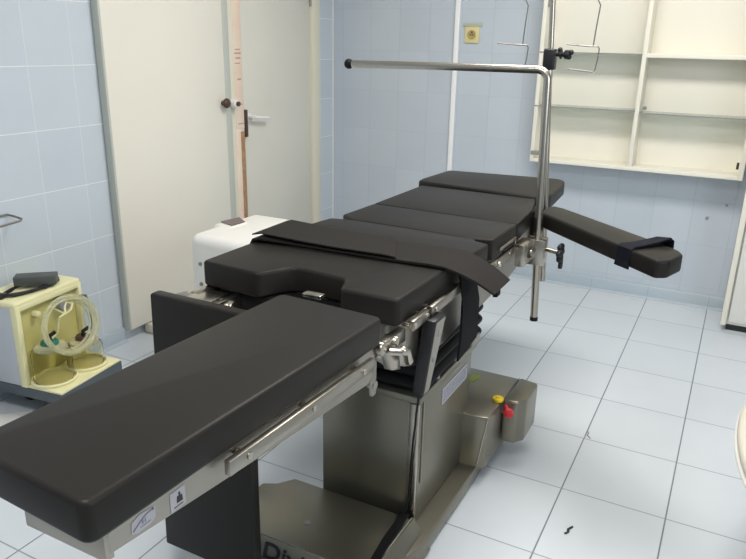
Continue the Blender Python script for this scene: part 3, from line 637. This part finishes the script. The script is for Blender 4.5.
# adapter and its cable on the lid
P = thing('power_adapter', 'dark grey power adapter lying on top of the yellow suction unit', 'power adapter', q(-.27, .12, .470))
bd = Vector((.74, .67, 0)).normalized(); bn = Vector((-.67, .74, 0)).normalized(); bc = Vector(q(-.238, .182, .484))
def bpnt(a, b_, z): w_ = bc+bd*a+bn*b_; return (w_.x, w_.y, .484+z)
obj('case', MB().hexa([bpnt(a, b_, z) for z in (0, .036) for a, b_ in ((-.076, -.030), (.076, -.030), (.076, .030), (-.076, .030))], .004), BRICKG, P)
cp = []
for i in range(52):
    a_ = i*.42; rr = 1+.06*math.sin(i*1.3)
    cp.append(q(-.238+.050*rr*math.cos(a_), .165+.122*rr*math.sin(a_), .4755+.0012*(i % 9)))
obj('cord', MB().tube(cp, .0042, 8), BROWN if False else PLASTIC, P)
pg = MB(); qbox(pg, -.280, -.240, .007, .035, .471, .492, .005); pg.tube([q(-.243, .03, .482), q(-.235, .08, .476), q(-.21, .12, .476), q(-.208, .18, .476), q(-.235, .24, .478)], .0042, 8)
obj('plug', pg, PLASTIC, P)
# white flat board on the floor under it
tag(obj('floor_board', MB().hexa([(-2.20, 1.12, 0), (-2.00, 1.30, 0), (-2.25, 1.537, 0), (-2.45, 1.355, 0), (-2.20, 1.12, .018), (-2.00, 1.30, .018), (-2.25, 1.537, .018), (-2.45, 1.355, .018)], .003), WHITEP, None, (-2.15, 1.33, 0)),
    'white flat board on the floor in front of the suction unit', 'board')

# ---------------------------------------------------------------- white device box by the doors
W = thing('device_box', 'white rounded device housing standing on the floor in front of the cream doors', 'medical device', (-1.86, 2.38, 0))
obj('housing', MB().box(-2.000, -1.655, 2.155, 2.62, .035, .622, .045, 6), WHITEE, W, smooth=50)
obj('display_ramp', MB().hexa([(-2.018, 2.32, .59), (-1.898, 2.30, .59), (-1.888, 2.44, .59), (-1.978, 2.50, .59), (-2.003, 2.345, .624), (-1.900, 2.315, .628), (-1.893, 2.43, .628), (-1.973, 2.48, .628)], .006), WHITEE, W)
obj('label_plate', MB().hexa([(-1.996, 2.372, .626), (-1.905, 2.335, .628), (-1.900, 2.42, .6285), (-1.971, 2.470, .628), (-1.996, 2.372, .630), (-1.905, 2.335, .632), (-1.900, 2.42, .6325), (-1.971, 2.470, .632)]), LABELM, W, label='brown display plate')
k = MB(); 
for z in (.50, .41): obj('screw', MB().cyl((-1.935, 2.158, z), (-1.935, 2.149, z), .008), GREYP, W)
for x in (-1.97, -1.75):
    for y in (2.22, 2.54): obj('foot', MB().cyl((x, y, 0), (x, y, .04), .022, bevel=.004), RUBBER, W)

# ---------------------------------------------------------------- oval white furniture cut off at the right
def oval(cx_, cy_, a_, b_, n=72, e=2.0):
    return [(cx_+a_*math.copysign(abs(math.cos(2*math.pi*i/n))**(2/e), math.cos(2*math.pi*i/n)), cy_+b_*math.copysign(abs(math.sin(2*math.pi*i/n))**(2/e), math.sin(2*math.pi*i/n))) for i in range(n)]
E_ = thing('oval_stool', 'cream oval topped seat cut off by the right edge of the view', 'seat', (.34, 1.90, 0))
obj('top', MB().prism(oval(.340, 1.90, .222, .49), .428, .452, bevel=.010, seg=3), CREAM, E_, smooth=60)
obj('rim_trim', MB().prism(oval(.340, 1.90, .226, .494), .418, .429, bevel=.003, seg=1), WHITEP, E_)
obj('pedestal', MB().lathe([(.045, .05), (.045, .30), (.06, .36), (.11, .418)], (.40, 1.90, 0)), CREAM, E_, smooth=60)
obj('foot_plate', MB().lathe([(.15, 0), (.15, .018), (.12, .03), (.045, .05)], (.42, 1.90, 0)), CREAM, E_, smooth=60)

# specks on the floor
db = MB(); db.tube([(-.262, 1.875, .003), (-.272, 1.855, .004), (-.268, 1.845, .003), (-.276, 1.832, .003)], .003, 6); db.ball((-.270, 1.850, .003), .004, (1, 1.5, .6))
tag(obj('debris', db, GAPM, None, (-.268, 1.85, 0)), 'small dark scrap lying on the floor tiles near the bottom', 'debris')
db = MB(); db.tube([(-.338, 2.470, .002), (-.330, 2.455, .004), (-.333, 2.44, .003), (-.318, 2.425, .002)], .0018, 6)
tag(obj('debris', db, GREYP, None, (-.33, 2.44, 0)), 'thin scrap lying on a floor tile joint', 'debris')
